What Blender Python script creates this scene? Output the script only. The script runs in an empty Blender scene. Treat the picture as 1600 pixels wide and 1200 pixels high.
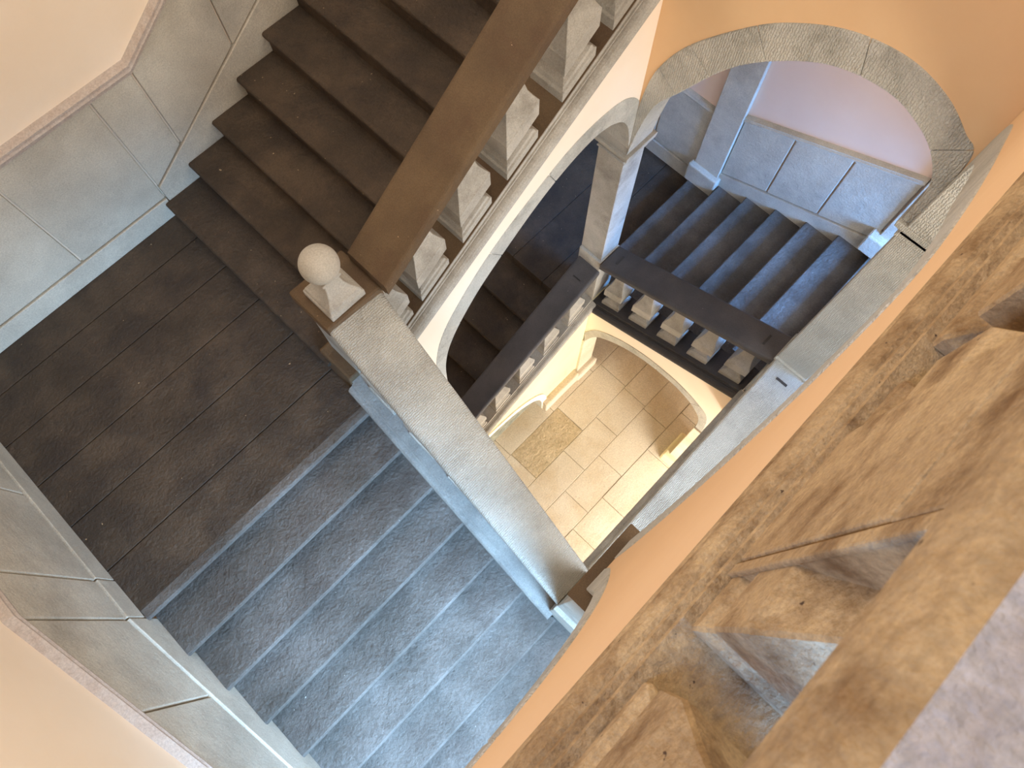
import bpy, math, random
from mathutils import Vector, Matrix
random.seed(4)
C = bpy.context.scene.collection
S = bpy.context.scene

# ---------------------------------------------------------------- camera
F_PX = 1130.0
cam_d = bpy.data.cameras.new('camera'); cam = bpy.data.objects.new('camera', cam_d); C.objects.link(cam)
cam_d.sensor_fit = 'HORIZONTAL'; cam_d.sensor_width = 36.0; cam_d.lens = 36.0 * F_PX / 1600.0
cam_d.clip_start = 0.02; cam_d.clip_end = 100
# columns: world X, Y, Z seen in the camera's (right, down, forward) axes
A = [[0.69707, -0.71698, -0.00600], [-0.68246, -0.66079, -0.31236], [0.22000, 0.22185, -0.94994]]
MM = Matrix(A)
right = Vector(MM[0]); up = -Vector(MM[1]); back = -Vector(MM[2])
right.normalize(); back = (back - right * back.dot(right)).normalized(); up = back.cross(right)
R3 = Matrix((right, up, back)).transposed()
cam.matrix_world = R3.to_4x4()
S.camera = cam
cam_d.dof.use_dof = True; cam_d.dof.focus_distance = 4.8; cam_d.dof.aperture_fstop = 18.0

# ---------------------------------------------------------------- world, lights, exposure
S.view_settings.view_transform = 'Standard'; S.view_settings.look = 'None'
S.view_settings.gamma = 1.0; S.view_settings.use_curve_mapping = False
S.view_settings.exposure = 0.3
W = bpy.data.worlds.new('world'); S.world = W; W.use_nodes = True
W.node_tree.nodes['Background'].inputs[0].default_value = (1.0, 0.965, 0.925, 1)
W.node_tree.nodes['Background'].inputs[1].default_value = 0.95

def area(name, loc, aim, sx, sy, power, col, spread=180):
    l = bpy.data.lights.new(name, 'AREA'); l.shape = 'RECTANGLE'; l.size = sx; l.size_y = sy
    l.energy = power; l.color = col; l.spread = math.radians(spread)
    o = bpy.data.objects.new(name, l); C.objects.link(o); o.location = loc
    o.rotation_euler = (Vector(aim) - Vector(loc)).to_track_quat('-Z', 'Y').to_euler()
    return o
area('window_light_half_landing', (-0.8, -2.45, -4.0), (-0.8, 0.15, -5.95), 1.8, 1.8, 205, (0.33, 0.62, 1.0), 78)
area('window_light_right_landing', (4.5, -2.45, -5.7), (4.6, 0.8, -7.6), 1.5, 1.2, 180, (0.13, 0.38, 0.95), 90)
area('fill_light_near_rail', (1.9, -2.45, -4.3), (1.9, -0.3, -5.6), 2.2, 1.0, 50, (0.45, 0.68, 1.0), 90)  # added blue fill for the pale near rail, no window known here
area('window_light_middle_flight', (1.6, -2.45, -2.6), (1.6, 2.0, -3.6), 2.4, 1.6, 118, (1.0, 0.94, 0.84))
area('fill_light_baluster_sides', (-1.66, 0.45, 0.2), (0.3, -0.3, -0.8), 0.5, 0.7, 9, (0.26, 0.50, 1.0), 80)  # unseen blue fill added for the left faces of the near balusters
area('window_light_gallery', (-0.8, -2.45, -0.35), (0.3, -0.3, -0.85), 1.6, 0.9, 120, (0.16, 0.40, 1.0), 110)
area('fill_light_gallery_front', (1.2, 4.0, 1.4), (0.9, -0.2, -0.9), 2.6, 1.4, 130, (1.0, 0.89, 0.72))  # unseen warm fill added for the gallery front and orange walls
area('entrance_light', (1.9, -2.45, -9.5), (1.9, 1.2, -10.4), 2.0, 1.5, 235, (1.0, 0.95, 0.87))

# ---------------------------------------------------------------- materials
def lin(c):
    return tuple((x / 255 / 12.92) if x / 255 <= 0.04045 else ((x / 255 + 0.055) / 1.055) ** 2.4 for x in c)
def mat(name, ca, cb, scale=3.0, rough=0.8, bump=0.25, bscale=40.0, stain=None, speck=None, streak=None, mix=(0.35, 0.65)):
    m = bpy.data.materials.new(name); m.use_nodes = True
    nt = m.node_tree; N = nt.nodes; L = nt.links
    b = N['Principled BSDF']; b.inputs['Roughness'].default_value = rough
    b.inputs['Specular IOR Level'].default_value = 0.3
    geo = N.new('ShaderNodeNewGeometry')
    def noise(sc, det=6, ro=0.6):
        n = N.new('ShaderNodeTexNoise'); n.inputs['Scale'].default_value = sc
        n.inputs['Detail'].default_value = det; n.inputs['Roughness'].default_value = ro
        L.new(geo.outputs['Position'], n.inputs['Vector']); return n
    def ramp(src, p0, p1, c0=(0, 0, 0, 1), c1=(1, 1, 1, 1)):
        r = N.new('ShaderNodeValToRGB'); r.color_ramp.elements[0].position = p0; r.color_ramp.elements[1].position = p1
        r.color_ramp.elements[0].color = c0; r.color_ramp.elements[1].color = c1
        L.new(src, r.inputs[0]); return r
    n1 = noise(scale)
    r1 = ramp(n1.outputs['Fac'], mix[0], mix[1], (*lin(ca), 1), (*lin(cb), 1))
    col = r1.outputs[0]
    def over(fac, c):
        nonlocal col
        mx = N.new('ShaderNodeMix'); mx.data_type = 'RGBA'
        L.new(fac, mx.inputs['Factor']); L.new(col, mx.inputs['A']); mx.inputs['B'].default_value = (*lin(c), 1)
        col = mx.outputs['Result']
    if stain:
        n = noise(stain[1], 8, 0.7); over(ramp(n.outputs['Fac'], stain[2], stain[3]).outputs[0], stain[0])
    if speck:
        n = noise(speck[1], 3, 0.5); over(ramp(n.outputs['Fac'], speck[2], speck[2] + 0.03).outputs[0], speck[0])
    if bump > 0.15:
        gr = ramp(noise(bscale * 2.2, 5, 0.75).outputs['Fac'], 0.3, 0.7, (0.74, 0.74, 0.74, 1), (1.14, 1.14, 1.14, 1))
        mx = N.new('ShaderNodeMix'); mx.data_type = 'RGBA'; mx.blend_type = 'MULTIPLY'; mx.inputs['Factor'].default_value = 1.0
        L.new(col, mx.inputs['A']); L.new(gr.outputs[0], mx.inputs['B']); col = mx.outputs['Result']
    L.new(col, b.inputs['Base Color'])
    nb = noise(bscale, 8, 0.65)
    h = nb.outputs['Fac']
    if streak:
        wv = N.new('ShaderNodeTexWave'); wv.inputs['Scale'].default_value = streak[1]; wv.bands_direction = streak[0]
        wv.inputs['Distortion'].default_value = 6; wv.inputs['Detail'].default_value = 4; wv.inputs['Detail Scale'].default_value = 3
        L.new(geo.outputs['Position'], wv.inputs['Vector'])
        ad = N.new('ShaderNodeMath'); ad.operation = 'ADD'; L.new(h, ad.inputs[0])
        ml = N.new('ShaderNodeMath'); ml.operation = 'MULTIPLY'; ml.inputs[1].default_value = streak[2]
        L.new(wv.outputs['Fac'], ml.inputs[0]); L.new(ml.outputs[0], ad.inputs[1]); h = ad.outputs[0]
    n2 = noise(bscale * 0.2, 4, 0.5)
    ad = N.new('ShaderNodeMath'); ad.operation = 'ADD'; L.new(h, ad.inputs[0]); L.new(n2.outputs['Fac'], ad.inputs[1])
    bp = N.new('ShaderNodeBump'); bp.inputs['Strength'].default_value = bump; bp.inputs['Distance'].default_value = 0.016
    L.new(ad.outputs[0], bp.inputs['Height']); L.new(bp.outputs[0], b.inputs['Normal'])
    return m
M_peach = mat('peach_plaster', (243, 224, 200), (247, 229, 207), 1.5, 0.9, 0.08, 30)
M_orange = mat('orange_plaster', (225, 184, 138), (231, 192, 146), 1.2, 0.9, 0.08, 30)
M_pink = mat('grey_pink_plaster', (236, 206, 184), (240, 212, 192), 1.5, 0.9, 0.08, 30)
M_yellow = mat('yellow_plaster', (244, 228, 178), (248, 234, 190), 1.5, 0.9, 0.1, 30, stain=((225, 205, 160), 3, 0.55, 0.7))
M_wains = mat('pale_serena_stone', (192, 184, 168), (212, 204, 187), 2.2, 0.8, 0.45, 45, stain=((168, 160, 146), 1.6, 0.5, 0.75))
M_curb = mat('worn_curb_stone', (128, 124, 118), (148, 144, 136), 2.5, 0.75, 0.7, 40, stain=((108, 104, 98), 3, 0.5, 0.75))
M_stone = mat('grey_carved_stone', (168, 162, 150), (190, 184, 172), 3.0, 0.8, 0.5, 50, stain=((135, 128, 116), 2.5, 0.5, 0.75))
M_chis = mat('chiselled_grey_stone', (176, 171, 158), (192, 187, 174), 3.0, 0.85, 0.8, 60, stain=((150, 143, 130), 2.5, 0.5, 0.8), streak=('Y', 26, 0.35))
M_arch = mat('rough_arch_stone', (196, 191, 178), (214, 208, 194), 3.0, 0.85, 0.8, 55, stain=((170, 165, 152), 4, 0.5, 0.7), streak=('Y', 20, 0.45))
M_tread = mat('dark_worn_tread_stone', (68, 57, 46), (93, 78, 63), 2.2, 0.62, 1.0, 30, stain=((64, 54, 46), 3.0, 0.44, 0.66), speck=((190, 165, 130), 28, 0.735))
M_treadg = mat('slate_tread_stone', (84, 79, 73), (116, 110, 104), 2.0, 0.62, 1.0, 26, stain=((88, 80, 74), 2.2, 0.48, 0.7), speck=((176, 172, 164), 34, 0.755))
M_brown = mat('brown_grimed_stone', (128, 100, 70), (146, 116, 84), 2.5, 0.8, 0.5, 45, stain=((105, 80, 56), 3.5, 0.5, 0.75), speck=((190, 150, 110), 22, 0.74))
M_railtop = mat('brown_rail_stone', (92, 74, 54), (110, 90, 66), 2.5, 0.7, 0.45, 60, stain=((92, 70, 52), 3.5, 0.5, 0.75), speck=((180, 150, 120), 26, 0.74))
M_dark = mat('dark_slate_rail', (68, 65, 65), (84, 79, 77), 2.5, 0.55, 0.35, 60, speck=((170, 160, 150), 26, 0.76))
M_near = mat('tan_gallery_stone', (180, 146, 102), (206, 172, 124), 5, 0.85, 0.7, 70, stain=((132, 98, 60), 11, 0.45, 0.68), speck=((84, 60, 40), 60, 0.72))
M_neartop = mat('lit_pinkish_stone', (224, 206, 194), (242, 228, 218), 34, 0.9, 1.3, 70, stain=((196, 164, 140), 26, 0.55, 0.7))
M_floor = mat('sandstone_paving', (222, 208, 184), (234, 222, 200), 1.5, 0.7, 0.4, 25, stain=((210, 188, 152), 1.1, 0.45, 0.7))
M_rough = mat('rough_pitted_slab', (212, 190, 152), (230, 210, 174), 6, 0.85, 2.5, 18)
M_gapshade = mat('shadow_gap_dark', (96, 84, 74), (110, 96, 84), 5, 0.9, 0.2, 30)
M_joint2 = mat('pale_mortar', (196, 178, 146), (206, 190, 158), 5, 0.9, 0.2, 30)
M_iron = mat('dark_iron', (48, 44, 42), (60, 56, 52), 8, 0.6, 0.3, 60)
M_capm = mat('pinkish_trim_stone', (200, 188, 178), (190, 174, 162), 18, 0.8, 0.5, 40)
M_mural = mat('mottled_niche_stone', (120, 122, 110), (170, 168, 150), 9, 0.85, 1.0, 30)
M_white = mat('white_limewash', (240, 238, 228), (246, 244, 236), 3, 0.9, 0.2, 30)

# ---------------------------------------------------------------- helpers
class MB:
    def __init__(s): s.v = []; s.f = []
    def add(s, vs, fs):
        b = len(s.v); s.v += [tuple(v) for v in vs]; s.f += [tuple(i + b for i in f) for f in fs]; return s
    def hexa(s, bot, top):      # two rings of 4 points
        return s.add(list(bot) + list(top), [(3, 2, 1, 0), (4, 5, 6, 7), (0, 1, 5, 4), (1, 2, 6, 5), (2, 3, 7, 6), (3, 0, 4, 7)])
    def box(s, x0, x1, y0, y1, z0, z1):
        return s.hexa([(x0, y0, z0), (x1, y0, z0), (x1, y1, z0), (x0, y1, z0)], [(x0, y0, z1), (x1, y0, z1), (x1, y1, z1), (x0, y1, z1)])
    def loft(s, rings, close=True, caps=True):
        n = len(rings[0]); b = len(s.v)
        for r in rings: s.v += [tuple(p) for p in r]
        for i in range(len(rings) - 1):
            for j in range(n if close else n - 1):
                k = (j + 1) % n
                s.f.append((b + i * n + j, b + i * n + k, b + (i + 1) * n + k, b + (i + 1) * n + j))
        if caps:
            s.f.append(tuple(b + j for j in reversed(range(n)))); s.f.append(tuple(b + (len(rings) - 1) * n + j for j in range(n)))
        return s
def obj(name, mb, m, parent=None, bevel=0.0, smooth=False, seg=2):
    me = bpy.data.meshes.new(name)
    off = Vector(parent_loc.get(parent.name, (0, 0, 0))) if parent else Vector((0, 0, 0))
    o = bpy.data.objects.new(name, me); C.objects.link(o)
    if not parent and mb.v:
        xs = [v[0] for v in mb.v]; ys = [v[1] for v in mb.v]; zs = [v[2] for v in mb.v]
        off = Vector(((min(xs) + max(xs)) / 2, (min(ys) + max(ys)) / 2, min(zs))); o.location = off
        parent_loc[o.name] = tuple(off)
    me.from_pydata([tuple(Vector(v) - off) for v in mb.v], [], mb.f); me.update()
    import bmesh
    bm = bmesh.new(); bm.from_mesh(me); bmesh.ops.recalc_face_normals(bm, faces=bm.faces); bm.to_mesh(me); bm.free()
    me.materials.append(m)
    if smooth:
        for p in me.polygons: p.use_smooth = True
    if parent:
        o.parent = parent
        parent_loc[o.name] = tuple(off)
    if bevel:
        bv = o.modifiers.new('bevel', 'BEVEL'); bv.width = bevel; bv.segments = seg; bv.limit_method = 'ANGLE'; bv.angle_limit = 0.6
    return o
parent_loc = {}
def thing(name, label, cat, loc, group=None, kind=None):
    o = bpy.data.objects.new(name, None); C.objects.link(o); o.location = loc; o.empty_display_size = 0.1
    parent_loc[o.name] = tuple(loc); tag(o, label, cat, group, kind); return o
def tag(o, label=None, cat=None, group=None, kind=None):
    if label: o['label'] = label
    if cat: o['category'] = cat
    if group: o['group'] = group
    if kind: o['kind'] = kind
    return o
def struct(name, mb, m, label=None, **k):
    o = obj(name, mb, m, None, **k); return tag(o, label, None, None, 'structure')
def sweep(mb, path, n, prof):   # profile (offset along n, height) swept along a path of points, ends cut upright
    n = Vector(n); rings = [[Vector(p) + n * a + Vector((0, 0, z)) for a, z in prof] for p in path]
    return mb.loft(rings)
def arc(cx, cz, r, a0, a1, k=6):
    return [(cx + r * math.cos(math.radians(a0 + (a1 - a0) * i / k)), cz + r * math.sin(math.radians(a0 + (a1 - a0) * i / k))) for i in range(k + 1)]
def lerp(a, b, t): return a + (b - a) * t
def cat(pts, n):                # smooth resample of a polyline (Catmull-Rom, then equal arc length)
    P = [Vector((*p, 0)) for p in pts]; P = [P[0] * 2 - P[1]] + P + [P[-1] * 2 - P[-2]]; out = []
    for i in range(1, len(P) - 2):
        for k in range(16):
            t = k / 16; a, b, c, d = P[i - 1:i + 3]
            out.append(0.5 * ((2 * b) + (c - a) * t + (2 * a - 5 * b + 4 * c - d) * t * t + (3 * b - a - 3 * c + d) * t ** 3))
    out.append(P[-2]); L = [0]
    for i in range(1, len(out)): L.append(L[-1] + (out[i] - out[i - 1]).length)
    res = []; j = 0
    for k in range(n):
        s = L[-1] * k / (n - 1)
        while j < len(L) - 2 and L[j + 1] < s: j += 1
        t = (s - L[j]) / max(L[j + 1] - L[j], 1e-9); q = out[j].lerp(out[j + 1], min(1, t)); res.append((q.x, q.y))
    return res
def arch_ring(kind, w0, w1, ext, intr, n=32):               # one stone band through the wall thickness; kind 'x' wall at x=w, 'y' wall at y=w
    e = cat(ext, n); i = cat(intr, n); mb = MB()
    P = (lambda w, u, z: (w, u, z)) if kind == 'x' else (lambda w, u, z: (u, w, z))
    rings = [[P(w0, *e[k]), P(w1, *e[k]), P(w1, *i[k]), P(w0, *i[k])] for k in range(n)]
    return mb.loft(rings)
def stone_arch(label, kind, w0, w1, ext, intr, m, cuts, n=121):   # arch of separate voussoirs with fine joints
    e = cat(ext, n); i = cat(intr, n)
    P = (lambda w, u, z: (w, u, z)) if kind == 'x' else (lambda w, u, z: (u, w, z))
    t_ = thing('stone_arch', label, 'arch', P((w0 + w1) / 2, e[0][0], min(e[0][1], i[0][1])))
    ke = [0] + [round(c * (n - 1)) for c in cuts] + [n - 1]
    ki = [0] + [min(range(n), key=lambda q: (i[q][0] - e[k][0]) ** 2 + (i[q][1] - e[k][1]) ** 2) for k in ke[1:-1]] + [n - 1]
    def part(c, a, b_, m_):
        out = []
        for q in range(m_):
            f_ = lerp(a, b_, q / (m_ - 1)); f_ = max(0, min(n - 1, f_)); q0 = min(n - 2, int(f_)); out.append(Vector(c[q0]).lerp(Vector(c[q0 + 1]), f_ - q0))
        return out
    for q in range(len(ke) - 1):
        g0 = 0.05 if q else 0; g1 = 0.05 if q < len(ke) - 2 else 0
        pe = part(e, ke[q] + g0, ke[q + 1] - g1, 24); pi_ = part(i, ki[q] + g0, ki[q + 1] - g1, 24); mb = MB()
        obj('voussoir', mb.loft([[P(w0, *E_), P(w1, *E_), P(w1, *I_), P(w0, *I_)] for E_, I_ in zip(pe, pi_)]), m, t_, bevel=0.005, seg=1)
    return t_
def blend(ext, intr, t, n):
    e = cat(ext, n); i = cat(intr, n); return [(lerp(a[0], b[0], t), lerp(a[1], b[1], t)) for a, b in zip(e, i)]
def spandrel(kind, w0, w1, ext, top, n=48):                # plaster wall above an arch: ext curve below, top(u) above
    e = cat(ext, n) if len(ext) < 30 else ext; n = len(e); mb = MB()
    P = (lambda w, u, z: (w, u, z)) if kind == 'x' else (lambda w, u, z: (u, w, z))
    rings = [[P(w0, *e[k]), P(w1, *e[k]), P(w1, e[k][0], top(e[k][0])), P(w0, e[k][0], top(e[k][0]))] for k in range(n)]
    return mb.loft(rings)
# square section baluster: pedestal plinth, spreading foot, wide middle block, long hollow neck
BAL = [(0.0, 1.0), (0.085, 1.0), (0.095, 0.9), (0.12, 0.86), (0.135, 0.70), (0.16, 0.60), (0.20, 0.60), (0.245, 0.68), (0.265, 0.86), (0.27, 1.0), (0.43, 1.0),
       (0.435, 0.97), (0.50, 0.80), (0.57, 0.64), (0.66, 0.53), (0.78, 0.47), (0.885, 0.46), (0.885, 0.56), (0.92, 0.56), (0.92, 0.72), (1.0, 0.72)]
NBAL = [(0.0, 1.0), (0.055, 1.0), (0.065, 0.92), (0.085, 0.88), (0.095, 0.80), (0.115, 0.74), (0.145, 0.76), (0.165, 0.9), (0.17, 1.0), (0.355, 1.0),
        (0.36, 0.97), (0.43, 0.80), (0.51, 0.66), (0.61, 0.56), (0.74, 0.50), (0.87, 0.48), (0.87, 0.58), (0.91, 0.58), (0.91, 0.74), (1.0, 0.74)]
def baluster(parent, m, c, along, hw, zb, zt, hd=None, half=None, prof=None):
    # c centre (x,y); along = unit horizontal direction of the balustrade; zb, zt = functions of distance along for curb top and rail underside
    hd = hd or hw; al = Vector((*along, 0)); nr = Vector((-along[1], along[0], 0)); mb = MB(); rings = []
    for h, w in (prof or BAL):
        ring = []
        for sa, sn in ((-1, -1), (1, -1), (1, 1), (-1, 1)):
            a = sa * hw * w
            p = Vector((*c, 0)) + al * a + nr * (sn * hd * w)
            p.z = lerp(zb(a), zt(a), h); ring.append(p)
        rings.append(ring)
    mb.loft(rings)
    return obj('baluster', mb, m, parent, bevel=0.004, seg=1)
def stair(name, label, m, loc, steps, group='stone stair flights', nos=0.03):
    # steps: list of 4 plan corners + z top + z bottom
    t = thing(name, label, 'staircase', loc, None)
    for k, (a, b, c, d, zt, zb) in enumerate(steps):   # a-b front (nosing) edge, c-d back edge
        A_, B_, C_, D_ = [Vector((*p, 0)) for p in (a, b, c, d)]
        f = (A_ - D_).normalized() * nos
        prof = [(0, zb), (0, zt - 0.05)] + [(nos * x, zt - 0.05 + 0.05 * y) for x, y in ((0.55, 0.02), (0.9, 0.2), (1.0, 0.5), (0.9, 0.8), (0.6, 0.97), (0.2, 1.0))]
        fr = f / nos
        r1 = [A_ + fr * o + Vector((0, 0, z)) for o, z in prof] + [D_ + Vector((0, 0, zt)), D_ + Vector((0, 0, zb))]
        r2 = [B_ + fr * o + Vector((0, 0, z)) for o, z in prof] + [C_ + Vector((0, 0, zt)), C_ + Vector((0, 0, zb))]
        mb = MB(); mb.loft([r1, r2])
        obj('step', mb, m, t)
    return t
def handrail(parent, m, a0, a1, b0, b1, th=0.11, rnd=0.03):
    # a0->a1 one top edge, b0->b1 the other; rounded long edges
    rings = []
    for a, b in ((Vector(a0), Vector(b0)), (Vector(a1), Vector(b1))):
        n = (b - a); n.z = 0; w = n.length; n.normalize(); dz = (b.z - a.z)
        prof = arc(rnd, -rnd, rnd, 180, 90, 4) + arc(w - rnd, -rnd, rnd, 90, 0, 4) + [(w, -th * 0.75), (w - 0.02, -th * 0.8), (w - 0.035, -th), (0.035, -th), (0.02, -th * 0.8), (0, -th * 0.75)]
        rings.append([a + n * o + Vector((0, 0, z + dz * o / w)) for o, z in prof])
    mb = MB(); mb.loft(rings)
    return obj('handrail', mb, m, parent)
CORN = [(-0.30, 0.0), (0.0, 0.0), (0.0, -0.035), (0.012, -0.035), (0.012, -0.05)] + arc(0.02, -0.105, 0.055, 85, -85, 8) + [(0.012, -0.165), (0.03, -0.17), (0.03, -0.19), (0.012, -0.2)] + [(0.006, -0.23), (-0.005, -0.25), (-0.30, -0.25)]

# ---------------------------------------------------------------- main dimensions (metres, camera at the origin)
XW, YW, XE, YS = -1.73, 4.10, 5.40, -2.60        # faces of the outer walls
ZG = -10.4
# outer walls
t = 0.25
struct('wall_left', MB().box(XW - t, XW, YS - t, YW + t, ZG, 2.4), M_peach, 'peach plastered outer wall beside the lower left flight')
struct('wall_back', MB().box(XW, XE, YW, YW + t, ZG, 2.4), M_peach, 'peach plastered outer wall beside the brown upper flight')
struct('wall_right', MB().box(XE, XE + t, YS, YW, ZG, 2.4), M_pink, 'grey pink plastered outer wall seen through the big arch')
struct('wall_front', MB().box(XW, XE, YS - t, YS, ZG, 2.4), M_peach, 'outer wall under and behind the gallery')
# ground floor
g = MB().box(XW, XE, YS, YW, ZG - 0.3, ZG - 0.02)
struct('floor', g, M_joint2, 'pale mortar bed between the paving slabs of the ground floor')
pv = thing('stone_paving', 'sunlit sandstone paving at the foot of the stairwell', 'paving', (2.0, 1.0, ZG), kind=None)
rows = [-2.6, -1.9, -1.2, -0.75, -0.2, 0.3, 0.75, 1.17, 1.68, 2.25, 3.1, 4.1]
for r in range(len(rows) - 1):
    x = XW + (0.35 if r % 2 else 0.0) - 0.02 * r
    x0 = XW
    k = 0
    while x0 < XE - 0.05:
        w = random.uniform(0.62, 1.0); x1 = min(XE, x0 + w + (-0.35 if (k == 0 and r % 2) else 0))
        if XE - x1 < 0.3: x1 = XE
        rough = (r == 7 and x0 < 1.95 < x1)
        gp = 0.003
        mb = MB().box(x0 + gp, x1 - gp, rows[r] + gp, rows[r + 1] - gp, ZG - 0.02, ZG + random.uniform(-0.004, 0.004))
        s = obj('paving_slab', mb, M_rough if rough else M_floor, pv, bevel=0.004, seg=1)
        if rough: s['label'] = 'rough pitted slab'
        x0 = x1; k += 1

# ---------------------------------------------------------------- landings and flights
def slabs(name, label, m, x0, x1, ys, z, th=0.22):
    t_ = thing(name, label, 'landing', ((x0 + x1) / 2, (ys[0] + ys[-1]) / 2, z - th))
    for a, b in zip(ys[:-1], ys[1:]):
        obj('landing_slab', MB().box(x0, x1, a + 0.002, b - 0.002, z - th, z), m, t_, bevel=0.006, seg=2)
    return t_
# upper left landing (brown); its front slab carries the nosing
slabs('stone_landing', 'brown worn stone landing of long slabs between the blue flight and the brown flight', M_tread, XW, 0.34, [1.828, 2.20, 2.62, 3.02, 3.42, 3.78, YW], -5.0)
# blue flight going down towards -Y
steps = [((XW + .044, 1.79), (0.29, 1.79), (0.29, 1.83), (XW + .044, 1.83), -5.0, -5.34)]
for k in range(1, 7):
    y = 1.79 - 0.3275 * k; xe = 0.29 - 0.012 * k
    steps.append(((XW + .044, y), (xe, y), (xe, y + 0.345), (XW + .044, y + 0.345), -5.0 - 0.152 * k, -5.0 - 0.152 * k - 0.34))
stair('staircase', 'grey stone flight with pale worn nosings going down from the brown landing', M_treadg, (-0.7, 0.8, -6.3), steps, nos=0.042)
slabs('stone_landing', 'bluish stone landing at the bottom of the grey flight under the gallery', M_treadg, XW, 0.28, [YS, -2.1, -1.5, -0.9, -0.175], -6.07)
# brown flight going up towards +X on the back side
steps = []
for k in range(9):
    x = 0.335 + 0.32 * k; z = -4.83 + 0.187 * k
    steps.append(((x, 2.17), (x, YW - .045), (x + 0.35, YW - .045), (x + 0.35, 2.17), z, z - 0.40))
stair('staircase', 'dark brown stone flight climbing behind the ball topped newel', M_tread, (1.7, 3.1, -5.2), steps)
slabs('stone_landing', 'dark landing at the top of the brown flight', M_tread, 3.2, XE, [2.16, 2.8, 3.4, YW], -3.17)
# lower dark flight (same side, one turn below)
steps = []
for k in range(1, 10):
    x = 3.03 - 0.44 * k; z = -7.95 - 0.16 * k
    if x < XW: break
    steps.append(((x, 2.14), (x, YW - .045), (x + 0.46, YW - .045), (x + 0.46, 2.14), z, z - 0.36))
stair('staircase', 'almost black stone flight in the shade behind the left arch', M_tread, (1.3, 3.1, -9.8), [(a, b, c, d, z, zb) for a, b, c, d, z, zb in steps])
slabs('stone_landing', 'dark shaded landing behind the slim corner pillar', M_tread, 3.03, XE, [2.09, 2.5, 3.0, 3.5, YW], -7.95)
# blue flight behind the big arch, climbing towards -Y
steps = []
for k in range(0, 6):
    y = 2.09 - 0.369 * k; z = -7.80 + 0.152 * k
    steps.append(((3.5, y), (XE - .046, y), (XE - .046, y - 0.40), (3.5, y - 0.40), z, z - 0.36))
stair('staircase', 'deep blue lit stone flight behind the big arch', M_treadg, (4.4, 1.0, -8.2), steps)
slabs('stone_landing', 'stone landing at the top of the blue lit flight', M_treadg, 3.2, XE, [YS, -1.9, -1.0, -0.124], -6.89)
# hidden right-hand flight under the camera
steps = []
for k in range(0, 5):
    x = 2.9 - 0.45 * k; z = -6.75 + 0.137 * k
    steps.append(((x, -0.45), (x, YS), (x - 0.48, YS), (x - 0.48, -0.45), z, z - 0.3))
steps = [((a[0], YS), (a[0], -0.45), (c[0], -0.45), (c[0], YS), z, zb) for a, b, c, d, z, zb in steps]
stair('staircase', 'stone flight behind the pale rail on the near side of the well', M_treadg, (1.7, -1.5, -7.0), steps)

# ---------------------------------------------------------------- wainscots on the outer walls
w = thing('stone_wainscot', 'pale grey stone wainscot round the wall beside the brown upper flight', 'wainscot', (0.5, YW, -5.0))
def panel_y(x0, x1, zb0, zb1, zt0, zt1, y=YW, d=0.03, par=None, m=M_wains):
    g_ = 0.007
    mb = MB().hexa([(x0 + g_, y - d, zb0), (x1 - g_, y - d, zb1), (x1 - g_, y, zb1), (x0 + g_, y, zb0)], [(x0 + g_, y - d, zt0), (x1 - g_, y - d, zt1), (x1 - g_, y, zt1), (x0 + g_, y, zt0)])
    return obj('wainscot_panel', mb, m, par, bevel=0.008)
def zs_up(x): return -4.655 + 0.62 * (x - 0.36)        # skirting line of the rising part
for x0, x1 in ((XW, -1.15), (-1.15, -0.42), (-0.42, 0.35)):
    panel_y(x0, x1, -4.79, -4.79, -3.74, -3.74, par=w)
panel_y(0.35, 0.675, -4.655, zs_up(0.675), -3.74, -3.74, par=w)
xs = [0.675, 1.36, 2.1, 2.85, 3.4]
for x0, x1 in zip(xs[:-1], xs[1:]):
    panel_y(x0, x1, zs_up(x0), zs_up(x1), -3.74 + 0.63 * (x0 - 0.675), -3.74 + 0.63 * (x1 - 0.675), par=w)
obj('skirting', MB().hexa([(XW, YW - .042, -5.0), (0.345, YW - .042, -5.0), (0.345, YW, -5.0), (XW, YW, -5.0)], [(XW, YW - .042, -4.80), (0.345, YW - .042, -4.80), (0.345, YW, -4.80), (XW, YW, -4.80)]), M_wains, w, bevel=0.006)
obj('skirting', MB().hexa([(0.352, YW - .042, -5.0), (3.4, YW - .042, -3.4), (3.4, YW, -3.4), (0.352, YW, -5.0)], [(0.352, YW - .042, -4.668), (3.4, YW - .042, zs_up(3.4) - .012), (3.4, YW, zs_up(3.4) - .012), (0.352, YW, -4.668)]), M_wains, w, bevel=0.006)
CAPM = [(0, 0), (0.035, 0), (0.035, 0.012), (0.05, 0.02), (0.055, 0.04), (0.045, 0.058), (0.05, 0.062), (0.05, 0.075), (0.03, 0.085), (0, 0.095)]
sweep_mb = MB(); sweep(sweep_mb, [(XW, YW, -3.745), (0.675, YW, -3.745), (3.4, YW, -3.745 + 0.63 * 2.725)], (0, -1, 0), CAPM)
obj('cap_moulding', sweep_mb, M_capm, w)['label'] = 'pinkish grey cap moulding'

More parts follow.
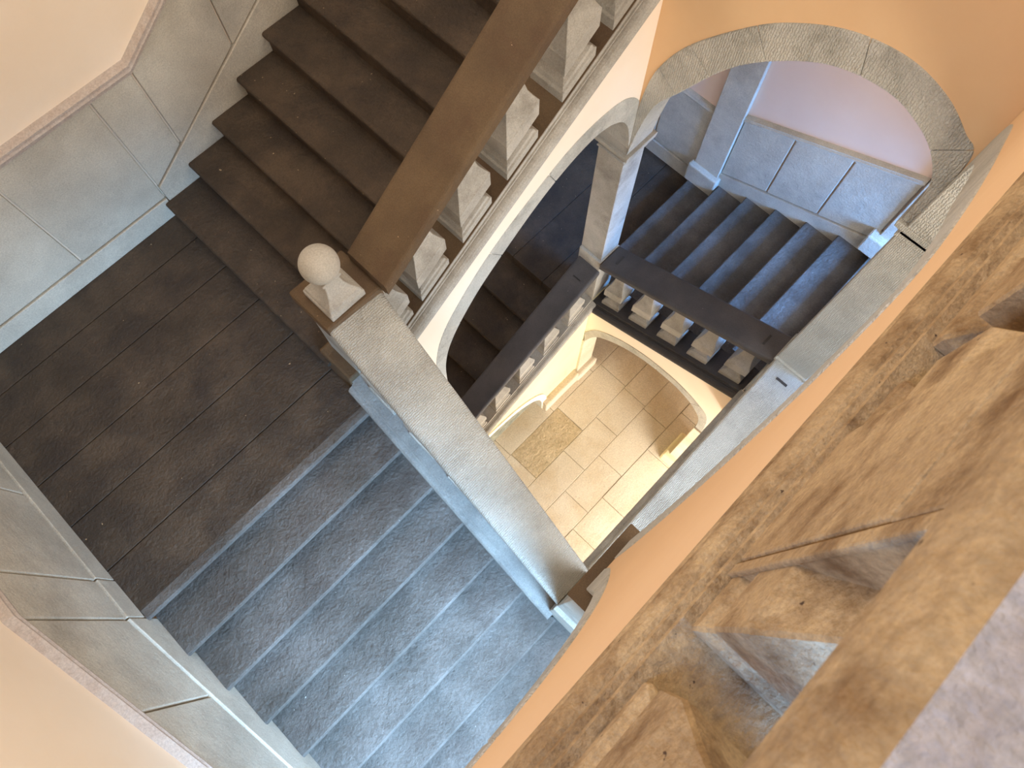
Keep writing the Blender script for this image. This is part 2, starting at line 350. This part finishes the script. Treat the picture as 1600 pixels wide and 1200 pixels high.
w = thing('stone_wainscot', 'pale grey stone wainscot on the wall beside the grey flight with pale nosings', 'wainscot', (XW, 1.5, -5.0))
def zt_n(y): return -3.74 if y >= 1.77 else -3.74 + 0.565 * (y - 1.77)
def zb_n(y): return -4.77 if y >= 1.77 else -4.77 + 0.40 * (y - 1.77)
def panel_x(y0, y1, zb0, zb1, zt0, zt1, x=XW, d=0.03, par=None, m=M_wains):
    g_ = 0.007
    mb = MB().hexa([(x, y0 + g_, zb0), (x + d, y0 + g_, zb0), (x + d, y1 - g_, zb1), (x, y1 - g_, zb1)], [(x, y0 + g_, zt0), (x + d, y0 + g_, zt0), (x + d, y1 - g_, zt1), (x, y1 - g_, zt1)])
    return obj('wainscot_panel', mb, m, par, bevel=0.008)
ysn = [-0.3, 0.36, 1.10, 1.77, 2.11, 2.9, 3.5, YW - 0.03]
for a, b in zip(ysn[:-1], ysn[1:]):
    panel_x(a, b, zb_n(a), zb_n(b), zt_n(a), zt_n(b), par=w)
def sk(a, b, za, zb, ta, tb): return MB().hexa([(XW, a, za), (XW + .042, a, za), (XW + .042, b, zb), (XW, b, zb)], [(XW, a, ta), (XW + .042, a, ta), (XW + .042, b, tb), (XW, b, tb)])
obj('skirting', sk(1.78, 2.11, -5, -5, -4.78, -4.78), M_wains, w, bevel=0.006)
obj('skirting', sk(2.12, YW - .04, -5, -5, -4.78, -4.78), M_wains, w, bevel=0.006)
obj('skirting', sk(-0.3, 1.77, -6.4, -5.2, zb_n(-0.3) - .01, -4.785), M_wains, w, bevel=0.006)
mb = MB(); sweep(mb, [(XW, -0.3, zt_n(-0.3)), (XW, 1.77, -3.745), (XW, YW, -3.745)], (1, 0, 0), CAPM)
obj('cap_moulding', mb, M_capm, w)['label'] = 'pinkish grey cap moulding'

w = thing('stone_wainscot', 'blue lit stone wainscot climbing beside the deep blue flight', 'wainscot', (XE, 1.0, -7.5))
def zt_f(y): return -6.52 + 0.392 * (1.8 - y)
def zb_f(y): return -7.44 + 0.36 * (1.8 - y)
for a, b in ((-0.04, 0.60), (0.60, 1.21), (1.21, 1.80)):
    mb = MB().hexa([(XE - .03, a + .007, zb_f(a)), (XE, a + .007, zb_f(a)), (XE, b - .007, zb_f(b)), (XE - .03, b - .007, zb_f(b))], [(XE - .03, a + .007, zt_f(a)), (XE, a + .007, zt_f(a)), (XE, b - .007, zt_f(b)), (XE - .03, b - .007, zt_f(b))])
    obj('wainscot_panel', mb, M_wains, w, bevel=0.01)
mb = MB().hexa([(XE - .045, -0.04, -7.3), (XE, -0.04, -7.3), (XE, 1.8, -8), (XE - .045, 1.8, -8)], [(XE - .045, -0.04, zb_f(-.04) - .015), (XE, -0.04, zb_f(-.04) - .015), (XE, 1.8, zb_f(1.8) - .015), (XE - .045, 1.8, zb_f(1.8) - .015)])
obj('skirting', mb, M_wains, w, bevel=0.006)
for a, b in ((2.15, 2.8), (2.8, 3.45), (3.45, YW)):
    mb = MB().box(XE - .03, XE, a + .007, b - .007, -7.72, -6.72); obj('wainscot_panel', mb, M_wains, w, bevel=0.01)
obj('skirting', MB().box(XE - .045, XE, 2.15, YW, -7.95, -7.73), M_wains, w, bevel=0.006)
mb = MB(); sweep(mb, [(XE, -0.04, zt_f(-.04)), (XE, 1.8, zt_f(1.8))], (-1, 0, 0), CAPM); obj('cap_moulding', mb, M_wains, w)
mb = MB(); sweep(mb, [(XE, 2.15, -6.72), (XE, YW, -6.72)], (-1, 0, 0), CAPM); obj('cap_moulding', mb, M_wains, w)
p = thing('stone_pilaster', 'flat stone pilaster on the grey pink wall in the big arch', 'pilaster', (XE, 1.97, -7.8))
obj('shaft', MB().box(XE - .07, XE, 1.80, 2.15, -7.64, -2.2), M_wains, p, bevel=0.008)
obj('base', MB().box(XE - .14, XE, 1.76, 2.19, -7.82, -7.52), M_wains, p, bevel=0.02)
p = thing('stone_pilaster', 'stone pilaster at the top of the deep blue flight', 'pilaster', (XE, -0.25, -6.9))
obj('shaft', MB().box(XE - .07, XE, -0.4, -0.05, -6.7, -2.2), M_wains, p, bevel=0.008)
obj('base', MB().box(XE - .16, XE, -0.45, 0.04, -6.90, -6.62), M_wains, p, bevel=0.02)

# ---------------------------------------------------------------- upper left side: wall, arch and balustrade of the brown flight
YL = 1.86
def curbL(x): return -3.93 + 0.625 * (x - 1.845)        # curb top
def railL(x): return -3.79 + 0.70 * (x - 0.79)          # rail top (well edge)
extL = [(0.93, -6.2), (0.97, -5.6), (1.10, -5.15), (1.38, -4.80), (1.72, -4.52), (2.12, -4.30), (2.45, -4.16), (2.76, -4.12), (3.02, -4.17), (3.2, -4.35), (3.235, -4.6)]
intL = [(1.03, -6.2), (1.07, -5.7), (1.19, -5.35), (1.46, -5.0), (1.80, -4.72), (2.16, -4.48), (2.48, -4.34), (2.76, -4.30), (3.0, -4.40), (3.14, -4.62), (3.215, -4.99)]
sp = spandrel('y', YL, 2.16, [(0.8, -6.2)] + blend(extL, intL, 0.2, 32), lambda x: curbL(x) - 0.2)
struct('wall_upper_left', sp, M_peach, 'pale peach plaster strip between left arch and upper balustrade')
stone_arch('slim pale stone arch below the upper left balustrade', 'y', YL - 0.006, 2.165, extL, intL, M_arch, (0.3, 0.48, 0.66, 0.85))
b = thing('balustrade', 'big stone balustrade with brown rail climbing along the brown flight', 'balustrade', (1.9, 2.0, -4.5))
mb = MB(); sweep(mb, [(0.60, YL, curbL(0.60)), (3.62, YL, curbL(3.62))], (0, -1, 0), CORN); obj('curb_moulding', mb, M_stone, b)
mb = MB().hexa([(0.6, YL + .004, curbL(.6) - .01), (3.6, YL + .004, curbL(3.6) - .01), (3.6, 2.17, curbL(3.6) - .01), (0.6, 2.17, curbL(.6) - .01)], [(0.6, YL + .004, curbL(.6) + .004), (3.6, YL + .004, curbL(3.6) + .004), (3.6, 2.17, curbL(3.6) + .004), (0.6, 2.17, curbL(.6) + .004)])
obj('curb_top', mb, M_railtop, b)['label'] = 'brown curb top'  # thin brown slab, darker than the curb sides
mb = MB().hexa([(0.6, 2.0, curbL(.6) - .45), (3.5, 2.0, curbL(3.5) - .45), (3.5, 2.18, curbL(3.5) - .45), (0.6, 2.18, curbL(.6) - .45)], [(0.6, 2.0, curbL(.6) - .02), (3.5, 2.0, curbL(3.5) - .02), (3.5, 2.18, curbL(3.5) - .02), (0.6, 2.18, curbL(.6) - .02)])
obj('stringer', mb, M_railtop, b)
handrail(b, M_railtop, (0.79, 1.815, railL(0.79)), (3.62, 1.815, railL(3.62)), (0.79, 2.16, railL(0.79)), (3.62, 2.15, railL(3.62)), th=0.12)
for xc in (0.80, 1.165, 1.575, 1.99, 2.47, 2.88, 3.30):
    baluster(b, M_stone, (xc, 2.01), (1, 0), 0.137, lambda a, xc=xc: curbL(xc + a), lambda a, xc=xc: railL(xc + a) - 0.11, 0.135)

# newel and ball
n = thing('newel_post', 'square stone newel where the brown rail and the pale sloping rail meet', 'newel post', (0.6, 2.07, -5.0))
obj('shaft', MB().hexa([(0.42, 1.93, -5.0), (0.76, 1.93, -5.0), (0.76, 2.24, -5.0), (0.42, 2.24, -5.0)], [(0.42, 1.93, -4.0), (0.76, 1.93, -4.0), (0.76, 2.24, -4.0), (0.42, 2.24, -4.0)]), M_stone, n, bevel=0.01)
obj('base', MB().hexa([(0.32, 1.95, -5.0), (0.8, 1.95, -5.0), (0.8, 2.3, -5.0), (0.32, 2.3, -5.0)], [(0.34, 1.95, -4.78), (0.8, 1.95, -4.78), (0.8, 2.28, -4.78), (0.34, 2.28, -4.78)]), M_railtop, n, bevel=0.015)
obj('cap', MB().hexa([(0.385, 1.90, -4.0), (0.80, 1.88, -4.0), (0.80, 2.25, -4.0), (0.385, 2.26, -4.0)], [(0.385, 1.90, -3.885), (0.80, 1.88, -3.885), (0.80, 2.25, -3.885), (0.385, 2.26, -3.885)]), M_railtop, n, bevel=0.018)
bf = thing('ball_finial', 'stone ball on a small flared pedestal standing on the newel', 'finial', (0.575, 2.045, -3.885))
rings = []
for h, r in ((0, .128), (.055, .128), (.065, .118), (.085, .115), (.10, .10), (.13, .078), (.17, .062), (.21, .055), (.25, .055), (.25, .066), (.275, .066)):
    rings.append([(0.575 + sx * r, 2.045 + sy * r, -3.885 + h) for sx, sy in ((-1, -1), (1, -1), (1, 1), (-1, 1))])
obj('pedestal', MB().loft(rings), M_stone, bf, bevel=0.004, seg=1)
rings = []; R_ = 0.112; cz = -3.885 + .275 + 0.100
for i in range(25):
    a_ = math.pi * i / 24; rr = max(R_ * math.sin(a_), 0.0005); rings.append([(0.575 + rr * math.cos(2 * math.pi * j / 40), 2.045 + rr * math.sin(2 * math.pi * j / 40), cz - R_ * math.cos(a_)) for j in range(40)])
obj('ball', MB().loft(rings), M_stone, bf, smooth=True)

# ---------------------------------------------------------------- lower left side of the well: balustrade of the grey flight
def nx(y): return (y + 0.1) / 2.0      # 0 at the lower end, 1 at the newel
b = thing('balustrade', 'stone balustrade with broad pale chiselled rail sloping down from the newel', 'balustrade', (0.5, 0.9, -5.6))
rl0, rl1 = (0.275, -0.12, -5.12), (0.392, 1.95, -3.885)
rr0, rr1 = (0.590, -0.12, -5.12), (0.795, 1.95, -3.885)
handrail(b, M_chis, rl0, rl1, rr0, rr1, th=0.13, rnd=0.035)
def curbN(y): return -5.78 + 0.46 * (y + 0.1)
CORN2 = [(-0.36, 0.0), (0.0, 0.0), (0.0, -0.03)] + [(0.012, -0.035), (0.012, -0.05)] + arc(0.02, -0.09, 0.04, 85, -85, 6) + [(0.012, -0.14), (0.05, -0.15), (0.05, -0.42), (-0.36, -0.42)]
mb = MB(); mb.loft([[Vector((0.235 - o, -0.16, curbN(-0.16) + z)) for o, z in CORN2], [Vector((0.345 - o, 1.95, curbN(1.95) + z)) for o, z in CORN2]])
obj('curb_moulding', mb, M_curb, b)
for k in range(5):
    yc = 0.16 + 0.39 * k; xc = 0.445 + 0.075 * nx(yc)
    baluster(b, M_stone, (xc, yc), (0, 1), 0.115, lambda a, yc=yc: curbN(yc + a), lambda a, yc=yc: lerp(-5.12, -3.885, nx(yc + a)) - 0.13, 0.115)
mb = MB().hexa([(0.46, -0.14, -6.5), (0.60, -0.14, -6.5), (0.74, 1.9, -5.7), (0.5, 1.9, -5.7)], [(0.46, -0.14, curbN(-.1) - .02), (0.60, -0.14, curbN(-.1) - .02), (0.74, 1.9, curbN(1.9) - .02), (0.5, 1.9, curbN(1.9) - .02)])
obj('stringer', mb, M_stone, b)
mb = MB().hexa([(0.5, -0.1, ZG), (0.60, -0.1, ZG), (0.74, 2.0, ZG), (0.6, 2.0, ZG)], [(0.5, -0.1, -6.5), (0.60, -0.1, -6.5), (0.74, 2.0, -5.7), (0.6, 2.0, -5.7)])
# that side stays open at the ground, only a lintel beam carries the flight
struct('wall_lower_left', MB().hexa([(0.5, -0.1, -6.9), (0.60, -0.1, -6.9), (0.72, 1.86, -6.1), (0.6, 1.86, -6.1)], [(0.5, -0.1, -6.45), (0.60, -0.1, -6.45), (0.72, 1.86, -5.65), (0.6, 1.86, -5.65)]), M_peach, 'plaster band carrying the pale sloping balustrade')

# ---------------------------------------------------------------- far side of the well: orange wall with the big arch
XF = 3.2
extF = [(1.86, -4.55), (1.83, -4.2), (1.76, -3.92), (1.59, -3.61), (1.275, -3.25), (1.047, -3.06), (0.757, -2.907), (0.445, -2.853), (0.188, -2.91), (0.0, -3.03), (-0.10, -3.14), (-0.13, -3.75)]
intF = [(1.855, -4.98), (1.80, -4.6), (1.72, -4.28), (1.56, -4.01), (1.32, -3.62), (1.08, -3.364), (0.758, -3.147), (0.423, -3.085), (0.175, -3.164), (0.03, -3.29), (-0.045, -3.45), (-0.06, -3.75)]
struct('wall_upper_right', spandrel('x', XF, 3.5, blend(extF, intF, 0.15, 40)[:-4] + [(-0.45, -3.2)], lambda y: 0.6), M_orange, 'orange plastered wall above the big stone arch')
stone_arch('big rough tooled stone arch in the orange wall', 'x', XF - 0.006, 3.51, extF, intF, M_arch, (0.17, 0.27, 0.42, 0.60, 0.82))
def rail2(y): return -6.10 + 0.397 * (-0.04 - y)
def curbF(y): return -7.07 - 0.395 * y
b = thing('balustrade', 'dark railed stone balustrade below the big arch', 'balustrade', (3.35, 0.9, -7.6))
handrail(b, M_dark, (3.17, 1.85, rail2(1.85)), (3.17, -0.10, rail2(-0.10)), (3.50, 1.85, rail2(1.85)), (3.50, -0.10, rail2(-0.10)), th=0.10)
mb = MB(); sweep(mb, [(XF, -0.11, curbF(-0.11)), (XF, 1.86, curbF(1.86))], (-1, 0, 0), CORN); obj('curb_moulding', mb, M_dark, b)
for k in range(6):
    yc = 1.62 - 0.385 * k + 0.02
    if yc < -0.05: yc = -0.02
    if k == 5: continue
    baluster(b, M_stone, (3.36, yc), (0, 1), 0.12, lambda a, yc=yc: curbF(yc + a), lambda a, yc=yc: rail2(yc + a) - 0.10, 0.115)
for yy in (1.72, 0.06):
    mb = MB().box(3.28, 3.40, yy - .012, yy + .012, rail2(yy) - .01, rail2(yy) + .004); obj('iron_clamp', mb, M_iron, b)
extF2 = [(1.86, -8.75), (1.70, -8.42), (1.40, -8.17), (1.06, -8.02), (0.75, -7.97), (0.46, -7.98), (0.2, -8.06), (-0.02, -8.22), (-0.1, -8.7)]
intF2 = [(1.84, -9.05), (1.68, -8.62), (1.38, -8.33), (1.06, -8.17), (0.75, -8.11), (0.46, -8.12), (0.22, -8.22), (0.05, -8.42), (0.0, -8.8)]
struct('wall_lower_right', spandrel('x', XF, 3.5, blend(extF2, intF2, 0.15, 32), lambda y: curbF(y) - 0.2), M_peach, 'peach plaster strip under the dark railed balustrade')
stone_arch('low stone arch opening onto the bright paving', 'x', XF - 0.006, 3.51, extF2, intF2, M_arch, (0.25, 0.5, 0.75))

# slim corner pillar
def capital(par, x0, x1, y0, y1, z, m):
    obj('capital', MB().loft([[(x0 - o, y0 - o, z + h), (x1 + o, y0 - o, z + h), (x1 + o, y1 + o, z + h), (x0 - o, y1 + o, z + h)] for h, o in ((-0.17, 0.0), (-0.165, 0.012), (-0.15, 0.015), (-0.14, 0.0), (-0.09, 0.0), (-0.085, 0.028), (-0.06, 0.032), (-0.055, 0.05), (0.0, 0.055))]), m, par, bevel=0.004, seg=1)
p = thing('stone_pillar', 'slim square grey pillar between the two tall arches', 'pillar', (3.37, 2.0, -7.1))
px0, px1, py0, py1 = 3.225, 3.50, 1.88, 2.16
obj('shaft', MB().box(px0, px1, py0, py1, -6.86, -5.10), M_stone, p, bevel=0.006)
obj('base', MB().box(px0 - 0.03, px1, py0 - 0.02, py1, -7.75, -6.86), M_stone, p, bevel=0.008)
capital(p, px0, px1, py0, py1, -5.0, M_stone)
struct('wall_corner', MB().box(XF, 3.5, YL, 2.16, -5.0, -4.0), M_stone, 'stone block between the two arches above the slim pillar')
struct('wall_corner', MB().box(XF + .001, 3.499, YL + .001, 2.159, -4.42, 0.6), M_peach, 'plastered corner of the well above the slim pillar')
p = thing('stone_pillar', 'broad pale pillar at the right hand end of the big arch', 'pillar', (3.37, -0.27, -6.9))
obj('shaft', MB().box(3.22, 3.50, -0.42, -0.10, -6.05, -3.85), M_chis, p, bevel=0.006)
obj('base', MB().box(3.20, 3.52, -0.45, -0.09, -7.0, -6.03), M_chis, p, bevel=0.008)
capital(p, 3.22, 3.50, -0.42, -0.10, -3.75, M_chis)

# ---------------------------------------------------------------- lower flight balustrade on the upper left side
def rail1(x): return -7.05 + 0.437 * (x - 3.16)
def curb1(x): return -7.80 + 0.47 * (x - 3.06)
b = thing('balustrade', 'dark slate railed balustrade in front of the almost black flight', 'balustrade', (2.0, 2.0, -8.8))
handrail(b, M_dark, (0.45, 1.85, rail1(.45)), (3.20, 1.85, rail1(3.20)), (0.45, 2.13, rail1(.45)), (3.20, 2.15, rail1(3.20)), th=0.10)
mb = MB(); sweep(mb, [(0.45, YL, curb1(0.45)), (3.2, YL, curb1(3.2))], (0, -1, 0), CORN); obj('curb_moulding', mb, M_stone, b)
for k in range(7):
    xc = 2.93 - 0.41 * k
    baluster(b, M_stone, (xc, 1.985), (1, 0), 0.125, lambda a, xc=xc: curb1(xc + a), lambda a, xc=xc: rail1(xc + a) - 0.10, 0.115)
obj('iron_clamp', MB().box(3.0, 3.02, 1.95, 2.05, rail1(3.0) - .01, rail1(3.0) + .006), M_iron, b)
# yellow wall under it with its arched niche
nic_e = [(0.45, -9.35), (0.9, -9.12), (1.4, -9.06), (1.88, -9.16), (2.2, -9.36), (2.42, -9.65), (2.52, -10.0), (2.54, ZG)]
struct('wall_yellow', spandrel('y', YL, 2.14, nic_e, lambda x: curb1(x) - 0.2), M_yellow, 'yellow plastered wall above the arched niche')
struct('wall_yellow', MB().hexa([(2.54, YL, ZG), (3.2, YL, ZG), (3.2, 2.14, ZG), (2.54, 2.14, ZG)], [(2.54, YL, curb1(2.54) - .2), (3.2, YL, curb1(3.2) - .2), (3.2, 2.14, curb1(3.2) - .2), (2.54, 2.14, curb1(2.54) - .2)]), M_yellow, 'yellow plastered wall between niche and corner')
ni = thing('arched_niche', 'low arched niche with white rim in the yellow wall', 'niche', (1.95, 2.0, ZG))
nin = [(0.45, -9.47), (0.9, -9.23), (1.4, -9.17), (1.84, -9.26), (2.13, -9.45), (2.33, -9.71), (2.42, -10.02), (2.44, ZG)]
obj('rim', arch_ring('y', YL - 0.02, 2.14, nic_e, nin), M_white, ni)
obj('back_panel', MB().box(0.45, 2.5, 2.0, 2.13, ZG, -9.1), M_mural, ni)
tag(obj('stone_plinth', MB().box(2.45, 3.15, YL - 0.10, YL + .01, ZG, -10.1), M_floor, bevel=0.02), 'low sandstone plinth at the foot of the yellow wall', 'plinth')
p = thing('stone_pilaster', 'worn sandstone corner pillar in the bright ground floor', 'pilaster', (3.3, 1.95, ZG))
obj('shaft', MB().box(3.18, 3.5, 1.82, 2.14, -10.2, -9.0), M_floor, p, bevel=0.01)
obj('base', MB().box(3.12, 3.55, 1.74, 2.18, ZG, -10.18), M_floor, p, bevel=0.03)
struct('wall_corner', MB().box(3.2, 3.5, YL, 2.14, -9.0, -7.78), M_yellow, 'plastered corner above the sandstone pillar')
p = thing('stone_pilaster', 'sandstone pillar foot peeping past the near rail', 'pilaster', (3.3, -0.15, ZG))
obj('shaft', MB().box(3.17, 3.5, -0.42, 0.02, -10.2, -8.7), M_floor, p, bevel=0.01)
obj('base', MB().box(3.09, 3.55, -0.45, 0.10, ZG, -10.15), M_yellow, p, bevel=0.03)
struct('wall_corner', MB().box(3.2, 3.5, -0.42, -0.09, -8.75, -6.95), M_peach, 'plastered corner of the well near the broad pillar')

# ---------------------------------------------------------------- near side of the well: rail, pillar and arches under the gallery
YR = -0.115
b = thing('balustrade', 'pale bluish stone balustrade running from the broad pillar to the near corner', 'balustrade', (1.9, -0.25, -6.8))
def rail3(x): return -5.12 - 0.355 * (x - 0.57)
handrail(b, M_chis, (0.59, -0.10, rail3(.59)), (3.22, -0.10, rail3(3.22)), (0.59, -0.45, rail3(.59)), (3.22, -0.45, rail3(3.22)), th=0.12)
mb = MB(); sweep(mb, [(0.59, YR - .03, rail3(.59) - .9), (3.22, YR - .03, rail3(3.22) - .9)], (0, 1, 0), CORN); obj('curb_moulding', mb, M_stone, b)
for k in range(6):
    xc = 0.85 + 0.42 * k
    baluster(b, M_stone, (xc, -0.28), (1, 0), 0.12, lambda a, xc=xc: rail3(xc + a) - .9, lambda a, xc=xc: rail3(xc + a) - 0.12, 0.115)
obj('iron_clamp', MB().box(3.02, 3.045, -0.33, -0.22, rail3(3.03) - .01, rail3(3.03) + .006), M_iron, b)
mb = MB().hexa([(0.59, -0.44, rail3(.59) - 1.75), (3.22, -0.44, rail3(3.22) - 1.75), (3.22, -0.15, rail3(3.22) - 1.75), (0.59, -0.15, rail3(.59) - 1.75)],
               [(0.59, -0.44, rail3(.59) - 1.1), (3.22, -0.44, rail3(3.22) - 1.1), (3.22, -0.15, rail3(3.22) - 1.1), (0.59, -0.15, rail3(.59) - 1.1)])
struct('wall_lower_front', mb, M_peach, 'plaster band under the pale bluish balustrade')
p = thing('stone_pillar', 'near corner pillar with brown square capital at the foot of the pale rail', 'pillar', (0.42, -0.27, -6.1))
obj('shaft', MB().box(0.27, 0.57, -0.42, -0.125, -5.2, -3.1), M_stone, p, bevel=0.006)
obj('base', MB().box(0.235, 0.60, -0.45, -0.12, -6.5, -5.19), M_stone, p, bevel=0.008)
capital(p, 0.27, 0.55, -0.40, -0.125, -3.0, M_railtop)
extR = [(0.44, -2.95), (0.47, -2.6), (0.56, -2.1), (0.68, -1.7), (0.82, -1.42), (1.02, -1.30), (1.35, -1.45), (1.8, -1.75), (2.25, -2.08), (2.75, -2.45), (3.05, -2.72), (3.2, -2.95)]
intR = [(0.55, -2.99), (0.59, -2.6), (0.66, -2.15), (0.76, -1.80), (0.88, -1.53), (1.04, -1.41), (1.35, -1.57), (1.75, -1.90), (2.18, -2.22), (2.65, -2.62), (2.98, -3.0), (3.17, -3.75)]
extR2 = [(-1.73, -1.85), (-1.3, -1.62), (-0.8, -1.47), (-0.45, -1.42), (-0.2, -1.45), (0.0, -1.58), (0.16, -1.85), (0.28, -2.25), (0.37, -2.7), (0.39, -2.95)]
intR2 = [(-1.73, -2.0), (-1.3, -1.70), (-0.8, -1.55), (-0.45, -1.50), (-0.22, -1.53), (-0.04, -1.65), (0.11, -1.91), (0.22, -2.3), (0.26, -2.7), (0.28, -2.99)]
struct('wall_near', spandrel('y', YR, -0.42, blend(extR2, intR2, 0.15, 48) + blend(extR, intR, 0.15, 48), lambda x: -1.02), M_orange, 'orange plaster strip under the gallery balustrade')
stone_arch('stone arch under the gallery from near capital to broad pillar', 'y', YR + 0.004, -0.43, extR, intR, M_arch, (0.2, 0.4, 0.6, 0.8))
stone_arch('stone arch under the gallery over the lower left landing', 'y', YR + 0.004, -0.43, extR2, intR2, M_arch, (0.25, 0.5, 0.75))
struct('wall_corner', MB().box(3.2, 3.5, -0.42, YR, -3.2, 0.6), M_orange, 'orange corner of the well beside the big arch')
# gallery floor and balustrade right beside the camera
struct('floor_gallery', MB().box(XW, XE, YS, -0.43, -1.1, -0.93), M_neartop, 'stone floor of the gallery')
b = thing('balustrade', 'tan gallery balustrade very close on the right hand side', 'balustrade', (0.8, -0.3, -1.08))
CG = [(-0.34, 0.0), (-0.026, 0.0), (-0.024, -0.008), (-0.028, -0.012), (-0.028, -0.018), (-0.016, -0.020), (-0.014, -0.030), (-0.020, -0.034)] + [(-0.008, -0.038), (-0.001, -0.046), (0.004, -0.060), (0.005, -0.075), (0.003, -0.090), (-0.002, -0.098)] + [(0.002, -0.104), (0.004, -0.110), (0.004, -0.122), (-0.001, -0.126), (-0.34, -0.126)]
mb = MB(); sweep(mb, [(XW, YR, -0.925), (3.2, YR, -0.925)], (0, 1, 0), CG); obj('curb_moulding', mb, M_near, b)
obj('shadow_gap', MB().box(XW, 3.2, -0.13, -0.1128, -1.060, -1.0505), M_gapshade, b)  # dark strip in place of the shadow in the cornice crevice
rings = []
for x in (XW, 3.2):
    prof = [(-0.112, -0.325), (-0.104, -0.322), (-0.100, -0.314), (-0.0985, -0.298), (-0.100, -0.282), (-0.105, -0.268), (-0.114, -0.258), (-0.128, -0.252), (-0.155, -0.249), (-0.25, -0.247), (-0.35, -0.249), (-0.38, -0.256), (-0.395, -0.27), (-0.40, -0.29), (-0.40, -0.312), (-0.39, -0.325)]
    rings.append([(x, y, z) for y, z in prof])
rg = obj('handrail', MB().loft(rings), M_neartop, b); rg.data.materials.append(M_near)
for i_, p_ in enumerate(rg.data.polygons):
    if i_ < 6 or i_ > 11: p_.material_index = 1  # grimed tan front; pale top carries its light in the colour
pr = obj('pier', MB().box(0.224, 0.474, -0.40, -0.156, -0.93, -0.324), M_near, b)
obj('panel', MB().box(0.247, 0.474, -0.157, -0.148, -0.928, -0.548), M_near, pr, bevel=0.004)
obj('border', MB().box(0.222, 0.241, -0.157, -0.148, -0.928, -0.324), M_near, pr, bevel=0.003)
obj('border', MB().box(0.2415, 0.474, -0.157, -0.148, -0.541, -0.324), M_near, pr, bevel=0.003)
zbn, ztn = (lambda a: -0.925), (lambda a: -0.324)
baluster(b, M_near, (0.225, -0.27), (1, 0), 0.085, zbn, ztn, 0.115, prof=NBAL)
baluster(b, M_near, (0.485, -0.27), (1, 0), 0.085, zbn, ztn, 0.115, prof=NBAL)
for xc in (-0.055, -0.43, -0.80, -1.18, -1.55, 0.765, 1.14, 1.52, 1.90, 2.28, 2.66, 3.04):
    baluster(b, M_near, (xc, -0.27), (1, 0), 0.115, zbn, ztn, 0.115, prof=NBAL)
